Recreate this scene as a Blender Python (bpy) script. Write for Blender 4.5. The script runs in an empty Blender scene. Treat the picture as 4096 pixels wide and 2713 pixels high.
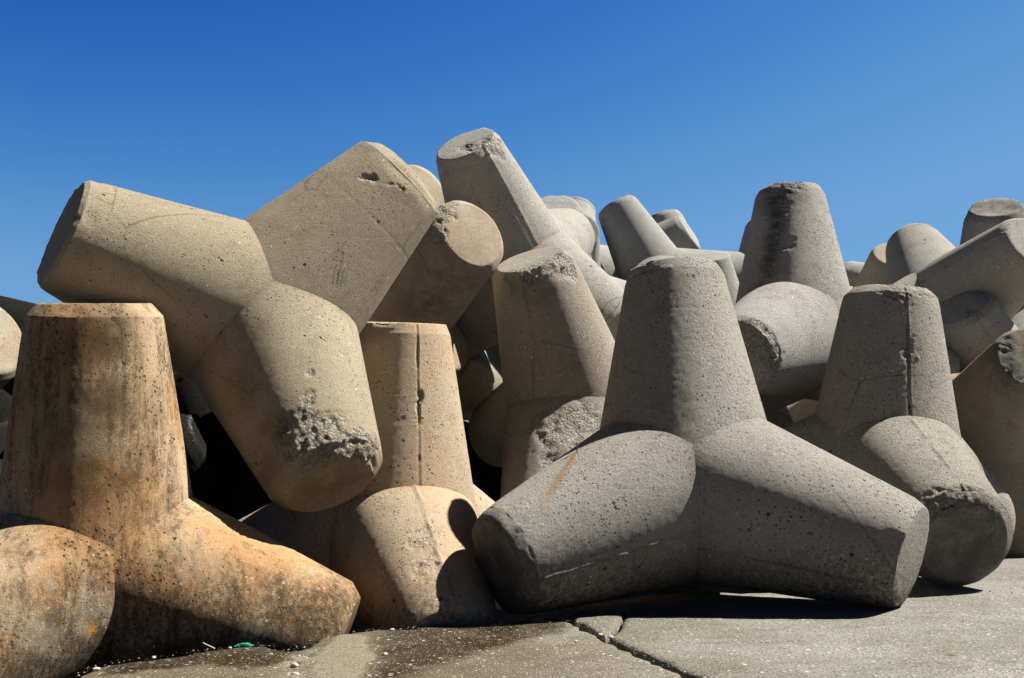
import bpy, math, random, time
import numpy as np
from mathutils import Matrix, Vector
from mathutils.geometry import delaunay_2d_cdt
sc = bpy.context.scene
COL = sc.collection
R = math.radians
random.seed(4)

# pose of every armour block: centre x y z (metres), rotation quaternion w x y z,
# size, leg radius at the centre, leg taper, 1 = legs 2 and 3 swapped in the notes below
POSES = {
  'A': (1.2608, 7.3988, 0.7964, 0.5262, -0.0194, 0.0361, 0.8494, 2.5104, 0.2731, 0.2139, 1),
  'B': (-2.5276, 6.4149, 0.4476, 0.2639, 0.0347, -0.0708, 0.9613, 2.5, 0.2463, 0.1493, 1),
  'C': (-1.7192, 7.2446, 2.0592, 0.6403, 0.5584, -0.1615, -0.5022, 2.3169, 0.2792, 0.1881, 0),
  'D': (-0.8598, 7.9059, 0.5218, 0.1784, -0.0216, 0.0603, -0.9819, 2.4445, 0.2562, 0.1882, 1),
  'E': (3.1174, 8.6399, 0.8908, 0.0319, -0.0475, 0.0182, -0.9982, 2.3286, 0.2711, 0.1792, 1),
  'F': (0.6493, 10.3026, 1.5047, 0.2039, -0.0799, -0.241, 0.9455, 2.5348, 0.2686, 0.1858, 0),
  'M': (3.1711, 11.2701, 2.3138, 0.3017, 0.0089, 0.0628, 0.9513, 2.65, 0.2648, 0.196, 0),
  'H': (0.1461, 11.4537, 3.1786, 0.9023, 0.3552, -0.094, -0.2254, 2.5034, 0.2627, 0.1935, 0),
  'L': (2.8463, 13.9488, 2.2192, 0.0963, 0.0819, 0.1728, -0.9768, 2.4013, 0.2574, 0.2015, 0),
  'K': (3.283, 18.8422, 4.0156, 0.8238, -0.1075, -0.0485, 0.5545, 2.4731, 0.2604, 0.1891, 0),
  'I': (0.6821, 14.2718, 3.151, 0.8252, 0.3026, -0.1701, 0.4455, 2.4689, 0.2604, 0.1885, 0),
  'N': (4.225, 16.685, 3.4699, 0.9415, -0.2049, 0.0239, -0.2666, 2.4841, 0.2609, 0.1868, 1),
  'Z': (7.3795, 18.0497, 3.4991, 0.7342, -0.4397, -0.2925, 0.4267, 2.5105, 0.2619, 0.1874, 1),
  'Y': (-1.7715, 11.9154, 3.2847, 0.881, -0.3097, 0.1613, -0.3193, 2.5029, 0.2616, 0.1837, 0),
  'Wl': (-4.2186, 10.7139, 1.9467, 0.7677, 0.1771, -0.5067, -0.3502, 2.4887, 0.2614, 0.1845, 1),
  'X': (-5.4688, 8.729, 1.5609, 0.3364, 0.5708, 0.0154, 0.7489, 2.4867, 0.261, 0.1862, 0),
  'Yb': (-2.4384, 10.0702, 0.6018, 0.672, -0.3138, -0.0649, 0.6677, 2.5086, 0.2621, 0.1819, 1),
  'Yc': (-4.0246, 9.1637, 0.4817, 0.8203, 0.165, 0.4932, 0.238, 2.4986, 0.2615, 0.1844, 0),
  'G': (-1.0632, 9.7339, 2.5494, 0.7868, 0.4487, 0.4112, -0.1022, 2.2976, 0.2634, 0.1764, 1),
  'J': (2.3485, 15.7273, 3.7066, 0.7295, 0.136, -0.1766, -0.6466, 2.2189, 0.2548, 0.1749, 0),
  'V': (-0.841, 13.3192, 2.2635, 0.6068, 0.7827, 0.1013, 0.0942, 2.3187, 0.26, 0.2013, 1),
  'Vb': (-1.5991, 11.5997, 1.6614, 0.7006, 0.5432, 0.1061, 0.4503, 2.3968, 0.2591, 0.1822, 1),
  'Kb': (1.7769, 17.3216, 3.9721, 0.5012, -0.2552, 0.4525, -0.6921, 2.5241, 0.2611, 0.1902, 0),
  'Ib': (0.8947, 15.5052, 3.8664, 0.0608, -0.128, -0.2818, -0.9489, 2.2445, 0.2547, 0.2085, 0),
  'R': (5.2071, 12.1218, 2.6212, 0.4045, 0.4098, -0.3804, 0.7237, 2.3727, 0.2638, 0.1917, 0),
  'T': (4.7172, 10.1348, 1.184, 0.0199, 0.0842, 0.5377, -0.8387, 2.2652, 0.264, 0.1912, 1),
  'S': (5.6017, 11.5297, 1.3463, 0.7209, 0.3222, -0.0701, -0.6096, 2.3785, 0.262, 0.1824, 1),
  'Q': (7.1952, 14.9774, 3.013, 0.6876, 0.2733, 0.1163, -0.6626, 2.5972, 0.2626, 0.1801, 1),
  'Ob': (6.1768, 17.2272, 3.0867, 0.9063, 0.4016, -0.0604, 0.1166, 2.4329, 0.2588, 0.1843, 0),
}
LEG, CH, RF = 0.63316, 0.0319, 0.1288          # leg length, chamfer length, end face radius (unit block)
AX = np.array([[0, 0, 1], [0, 2*2**.5/3, -1/3], [(2/3)**.5, -2**.5/3, -1/3], [-(2/3)**.5, -2**.5/3, -1/3]])

# ------------------------------------------------------------------ noise (numpy)
def _h(i, j, k, s):
    n = (i*374761393 + j*668265263 + k*2147483647*0 + k*1274126177 + s*974634777) & 0xffffffff
    n = ((n ^ (n >> 13))*1274126177) & 0xffffffff
    n = ((n ^ (n >> 16))*2246822519) & 0xffffffff
    return ((n ^ (n >> 15)) & 0xffffff)/float(0xffffff)
def vnoise(P, f, s=0):
    Q = P*f + 1000.37
    I = np.floor(Q).astype(np.int64); F = Q-I; F = F*F*F*(F*(F*6-15)+10)
    i, j, k = I[:, 0], I[:, 1], I[:, 2]; x, y, z = F[:, 0], F[:, 1], F[:, 2]
    r = 0
    for dx in (0, 1):
        wx = x if dx else 1-x
        for dy in (0, 1):
            wy = y if dy else 1-y
            for dz in (0, 1):
                wz = z if dz else 1-z
                r = r + wx*wy*wz*_h(i+dx, j+dy, k+dz, s)
    return r*2-1
def fbm(P, f, s=0, o=3):
    r = 0; a = 1; t = 0
    for k in range(o):
        r = r + a*vnoise(P, f*2.03**k, s+k*7); t += a; a *= .5
    return r/t
def worley(P, f, s=0):
    Q = P*f+500.5; I = np.floor(Q).astype(np.int64); best = np.full(len(P), 9.)
    for dx in (-1, 0, 1):
        for dy in (-1, 0, 1):
            for dz in (-1, 0, 1):
                i, j, k = I[:, 0]+dx, I[:, 1]+dy, I[:, 2]+dz
                c = np.stack([i+_h(i, j, k, s), j+_h(i, j, k, s+1), k+_h(i, j, k, s+2)], 1)
                best = np.minimum(best, ((Q-c)**2).sum(1))
    return np.sqrt(best)
def sstep(a, b, x):
    t = np.clip((x-a)/(b-a), 0, 1); return t*t*(3-2*t)

# ------------------------------------------------------------------ helpers
def tag(o, label=None, cat=None, group=None, kind=None):
    if label: o['label'] = label
    if cat: o['category'] = cat
    if group: o['group'] = group
    if kind: o['kind'] = kind
    return o
def mesh_obj(name, V, F, mat, parent=None, smooth=True, attrs=None):
    me = bpy.data.meshes.new(name)
    V = np.asarray(V, np.float32)
    me.vertices.add(len(V)); me.vertices.foreach_set('co', V.ravel())
    if isinstance(F, np.ndarray):
        n, k = F.shape
        me.loops.add(n*k); me.loops.foreach_set('vertex_index', F.astype(np.int32).ravel())
        me.polygons.add(n); me.polygons.foreach_set('loop_start', np.arange(0, n*k, k, dtype=np.int32))
        me.polygons.foreach_set('loop_total', np.full(n, k, np.int32))
    else:
        me.clear_geometry(); me.from_pydata([tuple(map(float, v)) for v in V], [], [tuple(map(int, f)) for f in F])
    me.update(calc_edges=True); me.validate()
    me.polygons.foreach_set('use_smooth', [smooth]*len(me.polygons))
    for k, a in (attrs or {}).items():
        at = me.attributes.new(k, 'FLOAT', 'POINT'); at.data.foreach_set('value', np.asarray(a, np.float32))
    me.materials.append(mat)
    o = bpy.data.objects.new(name, me); COL.objects.link(o)
    if parent: o.parent = parent
    return o

# ------------------------------------------------------------------ materials
class NT:
    def __init__(s, name):
        s.m = bpy.data.materials.new(name); s.m.use_nodes = True; s.t = s.m.node_tree; s.t.nodes.clear()
        s.out = s.t.nodes.new('ShaderNodeOutputMaterial'); s.b = s.t.nodes.new('ShaderNodeBsdfPrincipled')
        s.t.links.new(s.b.outputs[0], s.out.inputs[0])
    def n(s, t, **k):
        x = s.t.nodes.new(t)
        for a, v in k.items(): setattr(x, a, v)
        return x
    def l(s, a, b): s.t.links.new(a, b)
    def val(s, inp, v):
        if hasattr(v, 'is_linked') or isinstance(v, bpy.types.NodeSocket): s.l(v, inp)
        else: inp.default_value = v
    def math(s, op, a, b=0., c=None, clamp=False):
        x = s.n('ShaderNodeMath', operation=op, use_clamp=clamp); s.val(x.inputs[0], a); s.val(x.inputs[1], b)
        if c is not None: s.val(x.inputs[2], c)
        return x.outputs[0]
    def ramp(s, f, a, b, lo=0., hi=1.):
        x = s.n('ShaderNodeMapRange'); x.interpolation_type = 'SMOOTHSTEP'
        s.val(x.inputs[0], f); x.inputs[1].default_value = a; x.inputs[2].default_value = b
        x.inputs[3].default_value = lo; x.inputs[4].default_value = hi; return x.outputs[0]
    def mix(s, f, a, b, t='MIX'):
        x = s.n('ShaderNodeMix', data_type='RGBA', blend_type=t); s.val(x.inputs[0], f)
        for i, v in ((6, a), (7, b)):
            if isinstance(v, tuple): x.inputs[i].default_value = (*v, 1) if len(v) == 3 else v
            else: s.l(v, x.inputs[i])
        return x.outputs[2]
    def noise(s, vec, scale, detail=3, rough=.55, dist=0.):
        x = s.n('ShaderNodeTexNoise'); s.l(vec, x.inputs['Vector']); x.inputs['Scale'].default_value = scale
        x.inputs['Detail'].default_value = detail; x.inputs['Roughness'].default_value = rough; x.inputs['Distortion'].default_value = dist
        return x.outputs['Fac']
    def vor(s, vec, scale, feat='F1', rnd=1.):
        x = s.n('ShaderNodeTexVoronoi', feature=feat); s.l(vec, x.inputs['Vector']); x.inputs['Scale'].default_value = scale
        x.inputs['Randomness'].default_value = rnd; return x
    def mapv(s, vec, scale=(1, 1, 1), loc=(0, 0, 0)):
        x = s.n('ShaderNodeMapping'); s.l(vec, x.inputs[0]); x.inputs['Scale'].default_value = scale; x.inputs['Location'].default_value = loc
        return x.outputs[0]
    def attr(s, name):
        x = s.n('ShaderNodeAttribute', attribute_name=name); return x.outputs['Fac']

def concrete(name, base, tint, dark, speck=.5, pits=.5, stain=.0, streak=.0, algae_shade=(0, 0), aw=.9, grain=1., seed=0., warm=(.40, .20, .07), warmth=0., mottle=0., dirt_shade_c=(.085, .08, .075), relief=.022):
    """weathered cast concrete in block space (1 unit = block height)"""
    base, tint, dark, warm = [tuple(.80*q for q in col) for col in (base, tint, dark, warm)]
    n = NT(name)
    tc = n.n('ShaderNodeTexCoord').outputs['Object']
    v = n.mapv(tc, loc=(seed, seed*1.7, -seed))
    wp = n.n('ShaderNodeNewGeometry').outputs['Position']
    nz = n.n('ShaderNodeTexNoise'); n.l(v, nz.inputs['Vector']); nz.inputs['Scale'].default_value = 75; nz.inputs['Detail'].default_value = 2
    sc_ = n.n('ShaderNodeVectorMath', operation='MULTIPLY_ADD'); n.l(nz.outputs['Color'], sc_.inputs[0]); sc_.inputs[1].default_value = (.009,)*3; n.l(v, sc_.inputs[2])
    vw = sc_.outputs[0]                                   # warped coordinates: ragged holes and pebbles
    big = n.noise(v, 2.6, 4, .62, .3)
    mid = n.noise(v, 14, 5, .68)
    fine = n.noise(v, 240, 4, .9)
    c = n.mix(n.ramp(big, .36, .64), base, tint)
    c = n.mix(n.math('MULTIPLY', n.ramp(mid, .50, .70), .5), c, dark)
    if warmth > 0:
        wb = n.ramp(n.noise(v, 3.4, 5, .62, .6), .42, .62)
        c = n.mix(n.math('MULTIPLY', wb, warmth), c, warm)
    if stain > 0:
        sn = n.noise(n.mapv(wp, (4.2, 4.2, .42), (seed, 0, 0)), 1.5, 6, .74, .35)
        blot = n.noise(n.mapv(wp, (1, 1, .6), (4.2, 1, 7)), 1.0, 3, .6)
        m = n.ramp(n.math('ADD', n.math('MULTIPLY', sn, .62), n.math('MULTIPLY', blot, .5)), .50, .63)
        brk = n.ramp(n.noise(n.mapv(wp, (1, 1, .55)), 26, 5, .85), .34, .60)
        m = n.math('MULTIPLY', n.math('MULTIPLY', m, brk), stain)
        c = n.mix(m, c, (.060, .040, .020))
    if streak > 0:
        s2 = n.ramp(n.noise(n.mapv(wp, (9, 9, .5), (3+seed, 1, 0)), 1.6, 5, .68, .2), .59, .68)
        c = n.mix(n.math('MULTIPLY', s2, streak), c, (.33, .30, .24))
    if algae_shade[1] > algae_shade[0]:  # low dark band: algae on B and D, painted underside shade on A
        sep = n.n('ShaderNodeSeparateXYZ'); n.l(wp, sep.inputs[0])
        hgt = n.math('ADD', sep.outputs[2], n.math('MULTIPLY', n.math('SUBTRACT', n.noise(wp, 2.0, 4, .7), .5), aw))
        brk = n.ramp(n.noise(n.mapv(wp, (1, 1, .6)), 34, 5, .88), .36, .60)
        full = n.ramp(hgt, algae_shade[1], algae_shade[0]); part = n.ramp(hgt, algae_shade[1]+.45, algae_shade[1]-.12)
        c = n.mix(n.math('MULTIPLY', n.math('MULTIPLY', part, brk), .85), c, (.055, .040, .022))
        c = n.mix(n.math('MULTIPLY', full, .93), c, (.024, .021, .013))
    # grain
    c = n.mix(n.math('MULTIPLY', n.ramp(fine, .55, .66), .30*grain), c, (.56, .54, .49))
    c = n.mix(n.math('MULTIPLY', n.ramp(fine, .49, .35), .62*grain), c, (.34, .32, .29), 'MULTIPLY')
    rough = n.attr('rough'); seam = n.attr('seam')
    # exposed aggregate
    vo = n.vor(vw, 112); sepc = n.n('ShaderNodeSeparateColor'); n.l(vo.outputs['Color'], sepc.inputs[0])
    amt = n.math('ADD', n.math('MULTIPLY', rough, .75), speck*.26, clamp=True)
    sel = n.math('GREATER_THAN', n.math('ADD', sepc.outputs[0], amt), 1.0)
    pm = n.math('MULTIPLY', sel, n.ramp(vo.outputs['Distance'], .48, .30))
    peb = n.n('ShaderNodeValToRGB'); n.l(sepc.outputs[1], peb.inputs[0]); e = peb.color_ramp
    e.elements[0].position = 0; e.elements[0].color = (.09, .085, .08, 1); e.elements[1].position = 1; e.elements[1].color = (.70, .67, .62, 1)
    for p, q in ((.30, (.22, .20, .18, 1)), (.50, (.48, .44, .38, 1)), (.8, (.42, .35, .25, 1)), (.95, (.46, .26, .10, 1)), (.965, (.6, .57, .52, 1))):
        k = e.elements.new(p); k.color = q
    c = n.mix(n.math('MULTIPLY', pm, .72), c, peb.outputs[0])
    c = n.mix(n.math('MULTIPLY', rough, n.ramp(vo.outputs['Distance'], .42, .72, 0, .62)), c, (.06, .055, .045))
    c = n.mix(n.math('MULTIPLY', rough, .30), c, (.32, .305, .27))
    # air holes: a few ragged big ones, many pin holes
    p1 = n.vor(vw, 44); p1c = n.n('ShaderNodeSeparateColor'); n.l(p1.outputs['Color'], p1c.inputs[0])
    clump = n.ramp(n.noise(v, 6, 3, .6), .38, .60, .35, 1.)
    rad = n.math('MULTIPLY', n.math('MULTIPLY', n.math('POWER', p1c.outputs[0], 13.), .34*pits), clump)
    hole1 = n.ramp(n.math('SUBTRACT', rad, p1.outputs['Distance']), -.02, .05)
    p2 = n.vor(vw, 150); p2c = n.n('ShaderNodeSeparateColor'); n.l(p2.outputs['Color'], p2c.inputs[0])
    rad2 = n.math('MULTIPLY', n.math('MULTIPLY', n.math('POWER', p2c.outputs[1], 3.2), .50*pits), clump)
    hole2 = n.ramp(n.math('SUBTRACT', rad2, p2.outputs['Distance']), -.03, .10)
    hole = n.math('MAXIMUM', hole1, hole2)
    c = n.mix(n.math('MULTIPLY', hole, .85), c, (.035, .028, .022))
    # hairline cracks
    ck = n.vor(vw, 3.1, 'DISTANCE_TO_EDGE')
    crack = n.math('MULTIPLY', n.ramp(ck.outputs['Distance'], .010, .002), n.ramp(big, .52, .60))
    c = n.mix(n.math('MULTIPLY', crack, .45), c, (.06, .05, .04))
    if mottle > 0:
        mo = n.ramp(n.noise(v, 52, 5, .85), .54, .64)
        c = n.mix(n.math('MULTIPLY', mo, mottle), c, (.085, .062, .036))
    sd = n.math('MULTIPLY', seam, n.ramp(mid, .38, .58))
    c = n.mix(n.math('MULTIPLY', sd, .5), c, (.10, .085, .065))
    c = n.mix(n.math('MULTIPLY', n.attr('dirt_shade'), n.ramp(mid, .30, .58, .45, .97)), c, dirt_shade_c)  # one mask for real dirt and for painted shade
    c = n.mix(n.math('MULTIPLY', n.attr('rust'), n.ramp(mid, .25, .6, .6, .95)), c, (.32, .14, .02))
    c = n.mix(n.math('MULTIPLY', n.attr('moss'), n.ramp(fine, .40, .58)), c, (.15, .13, .02))
    c = n.mix(n.math('MULTIPLY', n.attr('lichen'), n.ramp(fine, .36, .5)), c, (.62, .34, .06))
    c = n.mix(n.math('MULTIPLY', n.attr('pale'), n.ramp(mid, .30, .62, .2, .85)), c, (.36, .31, .22))
    n.l(c, n.b.inputs['Base Color'])
    n.b.inputs['Roughness'].default_value = .92; n.b.inputs['Specular IOR Level'].default_value = .0 if 'damp_dark' in name else .15
    h = n.math('MULTIPLY', fine, .66*grain)
    h = n.math('ADD', h, n.math('MULTIPLY', mid, .05))
    h = n.math('SUBTRACT', h, n.math('MULTIPLY', hole, .8))
    h = n.math('SUBTRACT', h, n.math('MULTIPLY', n.math('MULTIPLY', vo.outputs['Distance'], amt), .9))
    bp = n.n('ShaderNodeBump'); bp.inputs['Strength'].default_value = 1.; bp.inputs['Distance'].default_value = relief
    n.l(h, bp.inputs['Height']); n.l(bp.outputs[0], n.b.inputs['Normal'])
    return n.m

GREY = ((.525, .492, .438), (.465, .435, .387), (.335, .31, .275))
M = {
 'A': concrete('worn_grey_concrete', *GREY, speck=1.1, pits=.95, grain=1.1, seed=1, relief=.032, algae_shade=(-.02, .17), aw=.22),  # the low dark band paints shade onto the underside of the legs
 'E': concrete('pebbly_grey_concrete', (.50, .468, .41), (.44, .41, .36), (.30, .275, .24), speck=1.4, pits=.9, grain=1.2, seed=5, warmth=.12, relief=.032),
 'M': concrete('rough_grey_concrete', (.425, .41, .38), (.355, .34, .315), (.24, .22, .195), speck=.8, pits=1.0, grain=1.0, seed=9),
 'F': concrete('grey_tan_concrete', (.41, .385, .335), (.36, .335, .29), (.255, .235, .20), speck=.7, pits=.8, grain=.95, seed=13, warmth=.2),
 'H': concrete('dusty_grey_concrete', (.42, .40, .36), (.37, .35, .312), (.26, .245, .22), speck=.6, pits=.85, grain=.9, seed=17),
 'C': concrete('tan_pitted_concrete', (.47, .40, .29), (.41, .345, .245), (.30, .25, .175), speck=.4, pits=.85, grain=.85, seed=21, streak=.12, dirt_shade_c=(.14, .11, .06)),
 'G': concrete('smooth_tan_concrete', (.50, .445, .345), (.42, .37, .28), (.32, .26, .18), speck=.25, pits=.6, grain=.75, seed=25, warmth=.3),
 'B': concrete('orange_stained_concrete', (.62, .46, .30), (.56, .395, .235), (.42, .305, .20), speck=.2, pits=1.15, grain=.65, stain=.9, streak=.5, algae_shade=(-.16, .20), seed=29, warm=(.60, .28, .085), warmth=.62, mottle=.28, dirt_shade_c=(.085, .050, .022)),
 'D': concrete('peach_concrete', (.58, .465, .34), (.53, .415, .295), (.42, .33, .23), speck=.3, pits=1.0, grain=.75, stain=.12, algae_shade=(-.45, -.02), seed=33, warm=(.62, .38, .20), warmth=.4, mottle=.12),
 'T': concrete('brown_grey_concrete', (.45, .40, .31), (.37, .33, .255), (.25, .22, .17), speck=.45, pits=.5, grain=.9, seed=37, warmth=.35),
 'far': concrete('distant_grey_concrete', (.385, .378, .358), (.335, .328, .31), (.25, .243, .23), speck=.35, pits=.6, grain=.85, seed=41),
 'dark': concrete('damp_dark_concrete', (.016, .015, .014), (.012, .012, .011), (.009, .009, .008), speck=.0, pits=.5, grain=.35, seed=45),  # near-black base: the deep shade of the gaps put into the colour
}

# ------------------------------------------------------------------ tetrapods
# marks in block space: (kind, leg or None, x, y, z, radius, amount)
MARKS = {
 'A': [*[('rust', *[float(np.interp(t, [0, .2, .45, .62, .85, 1], c)) for c in ([-.0415, -.053, -.0734, -.088, -.1077, -.1225], [.380, .400, .4335, .462, .5091, .5303], [.0755, .060, .0306, .004, -.044, -.077])],
         .0065+.010*t, 1.15-.95*t) for t in np.linspace(0, 1, 40)],
       ('moss', -.1866, .1293, .2158, .022, .9), ('moss', -.2007, .1257, .1699, .018, .8), ('moss', -.1474, .1768, .2016, .022, .5),
       ('rough', -.05, .14, .61, .035, .35), ('rough', .08, .12, .61, .04, .3)],
 'C': [('dirt_shade', .3104, .0015, .0953, .05, .6), ('dirt_shade', .3617, -.0692, .0751, .05, .6), ('dirt_shade', .4996, -.2149, -.009, .06, .7), ('dirt_shade', .3643, -.1637, .0828, .07, .5), ('dirt_shade', .501, -.3328, -.04, .10, .6), ('rough', .3404, -.039, .0839, .03, .22), ('rough', .3928, -.0757, .0477, .035, .24), ('rough', .4381, -.117, .0209, .03, .26), ('rough', .4372, -.0406, -.0416, .016, .8),  # the broad dark marks here paint shading onto the front leg
       ('rough', .4895, -.0985, -.0533, .022, 1.), ('rough', .5373, -.1723, -.0547, .06, 1.1), ('rough', .5703, -.1635, -.1185, .062, 1.2), ('rough', .5668, -.1577, -.2115, .05, 1.), ('rough', .551, -.2209, -.0484, .05, 1.1),
       ('rough', .581, -.2128, -.113, .05, 1.2), ('rough', .5484, -.1825, -.2732, .04, .8), *[('rough', *(np.array((.130, .520, -.040))*(1-t)+np.array((.168, .545, -.165))*t+np.array((.010, .004, 0))*math.sin(t*9)), .012, .6) for t in np.linspace(0, 1, 15)],
       ('comb', .2034, .2881, .0098, .055, 1.), ('comb', .2258, .2594, -.0402, .06, 1.), ('comb', .2342, .2248, -.0839, .05, 1.), ('comb', .1976, .1202, .2555, .035, .7), ('comb', .1581, .1718, .2444, .03, .7)],
 'D': [*[('rough', -.0075+.002*math.sin(q*40), .1739+.063*(.43-q), q, .0075+.004*math.sin(q*61)**2, .85) for q in np.linspace(.20, .43, 26)], ('rough', -.0496, .1983, .2738, .025, .35),
       ('rough', .0093, .3224, .1036, .05, .35), ('rough', .0199, .4165, .0479, .07, .45), ('rough', .03, .50, -.02, .08, .45)],
 'F': [('dirt_shade', .0369, .1531, .5923, .04, .7), ('dirt_shade', -.0693, .1532, .5413, .05, .6), ('dirt_shade', -.02, .155, .57, .05, .7), ('rough', -.0494, .1309, .6178, .045, .9), ('rough', -.105, .0884, .6217, .05, 1.1), ('rough', -.1377, .0361, .6143, .05, 1.2), ('rough', -.1594, .0249, .5809, .05, 1.), ('rough', .0361, .1339, .6195, .04, .8),
       ('rough', -.1257, .307, .0835, .10, .65), ('rough', -.0804, .4048, .0527, .12, .7), ('rough', -.1484, .2615, .0928, .08, .6), ('rough', -.0529, .3177, .1148, .08, .5)],
 'M': [('dirt_shade', .0073, .1617, .5269, .05, 1.), ('dirt_shade', .0028, .1816, .4251, .045, 1.), ('dirt_shade', .0076, .2008, .3268, .045, 1.), ('dirt_shade', .0219, .2185, .232, .045, 1.), ('dirt_shade', 0, .17, .475, .045, 1.), ('dirt_shade', .004, .19, .375, .045, 1.), ('dirt_shade', .014, .21, .28, .045, 1.), ('dirt_shade', -.0439, .1449, .5795, .07, .9), ('dirt_shade', .0293, .1498, .5737, .07, .9), ('rough', -.014, .1739, .462, .045, 1.), ('rough', -.0101, .1976, .3432, .04, 1.), ('rough', .0124, .2195, .2302, .04, 1.), ('rough', -.0613, .1894, .3367, .035, .6), ('rough', .0384, .2271, .1774, .04, .8),
       ('rough', -.01, .185, .40, .04, 1.), ('rough', 0, .20, .29, .04, 1.), ('rough', -.0079, .146, .6058, .06, .9), ('rough', -.059, .133, .6091, .06, .7), ('rough', -.012, .16, .54, .05, 1.),
       ('rough', -.0602, .6339, -.1068, .05, .8), ('rough', -.1009, .6166, -.1561, .05, 1.), ('rough', -.1278, .5882, -.2329, .05, .8), ('rough', -.0336, .6138, -.1638, .06, .7)],
 'E': [('rough', .0771, .6124, -.081, .05, .8), ('rough', .0195, .6292, -.0761, .045, .8), ('rough', -.0615, .6286, -.1219, .03, .5), ('rough', .1108, .6012, -.1032, .05, .7), ('rough', .03, .14, .61, .10, .5), ('rough', .02, .2, .4, .07, .5), ('rough', .06, .2, .3, .08, .4)],
 'H': [('rough', .04, -.0469, .6335, .07, .7), ('rough', .1372, -.0201, .6198, .06, 1.), ('rough', .15, -.03, .56, .03, .5)],
 'G': [('dirt_shade', .0391, -.1654, .5317, .14, .8), ('dirt_shade', .106, -.1324, .5335, .13, .75), ('dirt_shade', .1, -.2, .38, .16, .9), ('rough', -.1203, -.0493, .632, .035, 1.), ('rough', -.1166, -.0119, .6333, .035, .9), ('rough', -.0838, -.1105, .6198, .035, .9), ('rough', -.14, .02, .60, .04, .8)],  # the broad dark marks paint the shaded side of the shaft
 'T': [('dirt_shade', .0777, -.0105, .6334, .14, 1.), ('rough', .0943, -.0731, .6336, .05, .9), ('rough', .1223, .0182, .6336, .05, 1.), ('rough', .1216, .0677, .619, .05, .9)],
 'S': [('rough', .0866, -.0127, .6334, .03, .8), ('rough', .1336, -.0078, .6268, .03, .6)],
 'B': [('lichen', -.2158, .1842, -.0829, .013, 1.), ('pale', -.2219, .1569, -.036, .028, .9), ('pale', -.2154, .1967, -.0461, .022, .8), ('pale', -.1761, .3298, -.018, .035, .8), ('pale', -.1921, .3163, -.0556, .035, .8), ('pale', -.2018, .2829, -.0817, .03, .7),
       *[('pale', *(np.array((-.1882, .1857, .0625))*(1-t)+np.array((-.2135, .2088, -.08))*t-np.array((.012, 0, 0))*math.sin(3.14*t)), .008+.004*t, .9) for t in np.linspace(0, 1, 13)],
       ('dirt_shade', -.0363, .1564, .5754, .06, .6), ('dirt_shade', -.098, .1345, .5364, .07, .7), ('dirt_shade', -.0449, .1754, .4382, .06, .5), ('dirt_shade', -.1052, .1648, .3423, .08, .7), ('dirt_shade', -.1395, .0852, .5556, .09, 1.), ('dirt_shade', -.16, .10, .40, .10, .9), ('dirt_shade', -.17, .11, .25, .10, .9), ('dirt_shade', -.0641, .2027, .2265, .05, .5)],
 'Q': [('dirt_shade', -.02, .0086, .6335, .12, 1.), ('dirt_shade', .0616, .0592, .6335, .12, 1.), ('dirt_shade', -.0488, -.0725, .6335, .10, 1.), ('dirt_shade', -.10, .1, .55, .12, .8)],
}
FACE_SHADE = [('A', (0, .60, -.24), .22, 1.), ('C', (.54, -.33, -.22), .16, .9), ('E', (0, .60, -.24), .20, .8), ('F', (-.1, .1, .63), .1, .2)]  # shade painted onto end faces turned away from the sun
# seams: a point on the leg near which the mould seam runs (leg, x, y, z, kind)
SEAMS = {
 'A': [(1, -.1485, .4911, -.2308, 1), (3, -.47, -.114, -.2558, 1)],
 'C': [(1, .1732, .3523, -.2355, 2)],
 'D': [(0, -.006, .2091, .2494, 0), (1, .0093, .3224, .1036, 1)],
 'E': [(0, .0164, .2241, .26, 0), (1, .0219, .3372, .1142, 1)],
 'H': [(0, .1939, -.1055, .2186, 2)],
 'S': [(0, .1578, -.0251, .5617, 1)],
 'F': [(0, -.0163, .2011, .3625, 1)],
 'R': [(0, .09, .14, .3, 1)],
}
POSES.update({
  'Fa': (-.25, 14.9, .80, .8, .35, .2, .42, 2.45, .2616, .184, 0),
  'Fb': (3.9, 14.4, .95, .6, -.3, .5, .54, 2.45, .2616, .184, 0),
  'Fc': (-6.45, 13., 1.55, .75, .2, -.3, .55, 2.45, .2616, .184, 0),
  'Fe': (-.35, 16.9, 2.35, .7, .3, -.4, .5, 2.45, .2616, .184, 0),
  'Fd': (1.6, 12.6, .62, .35, .1, .3, .88, 2.40, .2616, .184, 0),
})
LOD = {**{k: 0 for k in 'ABCDE'}, **{k: 1 for k in ('F', 'G', 'H', 'M', 'T')}}

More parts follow.
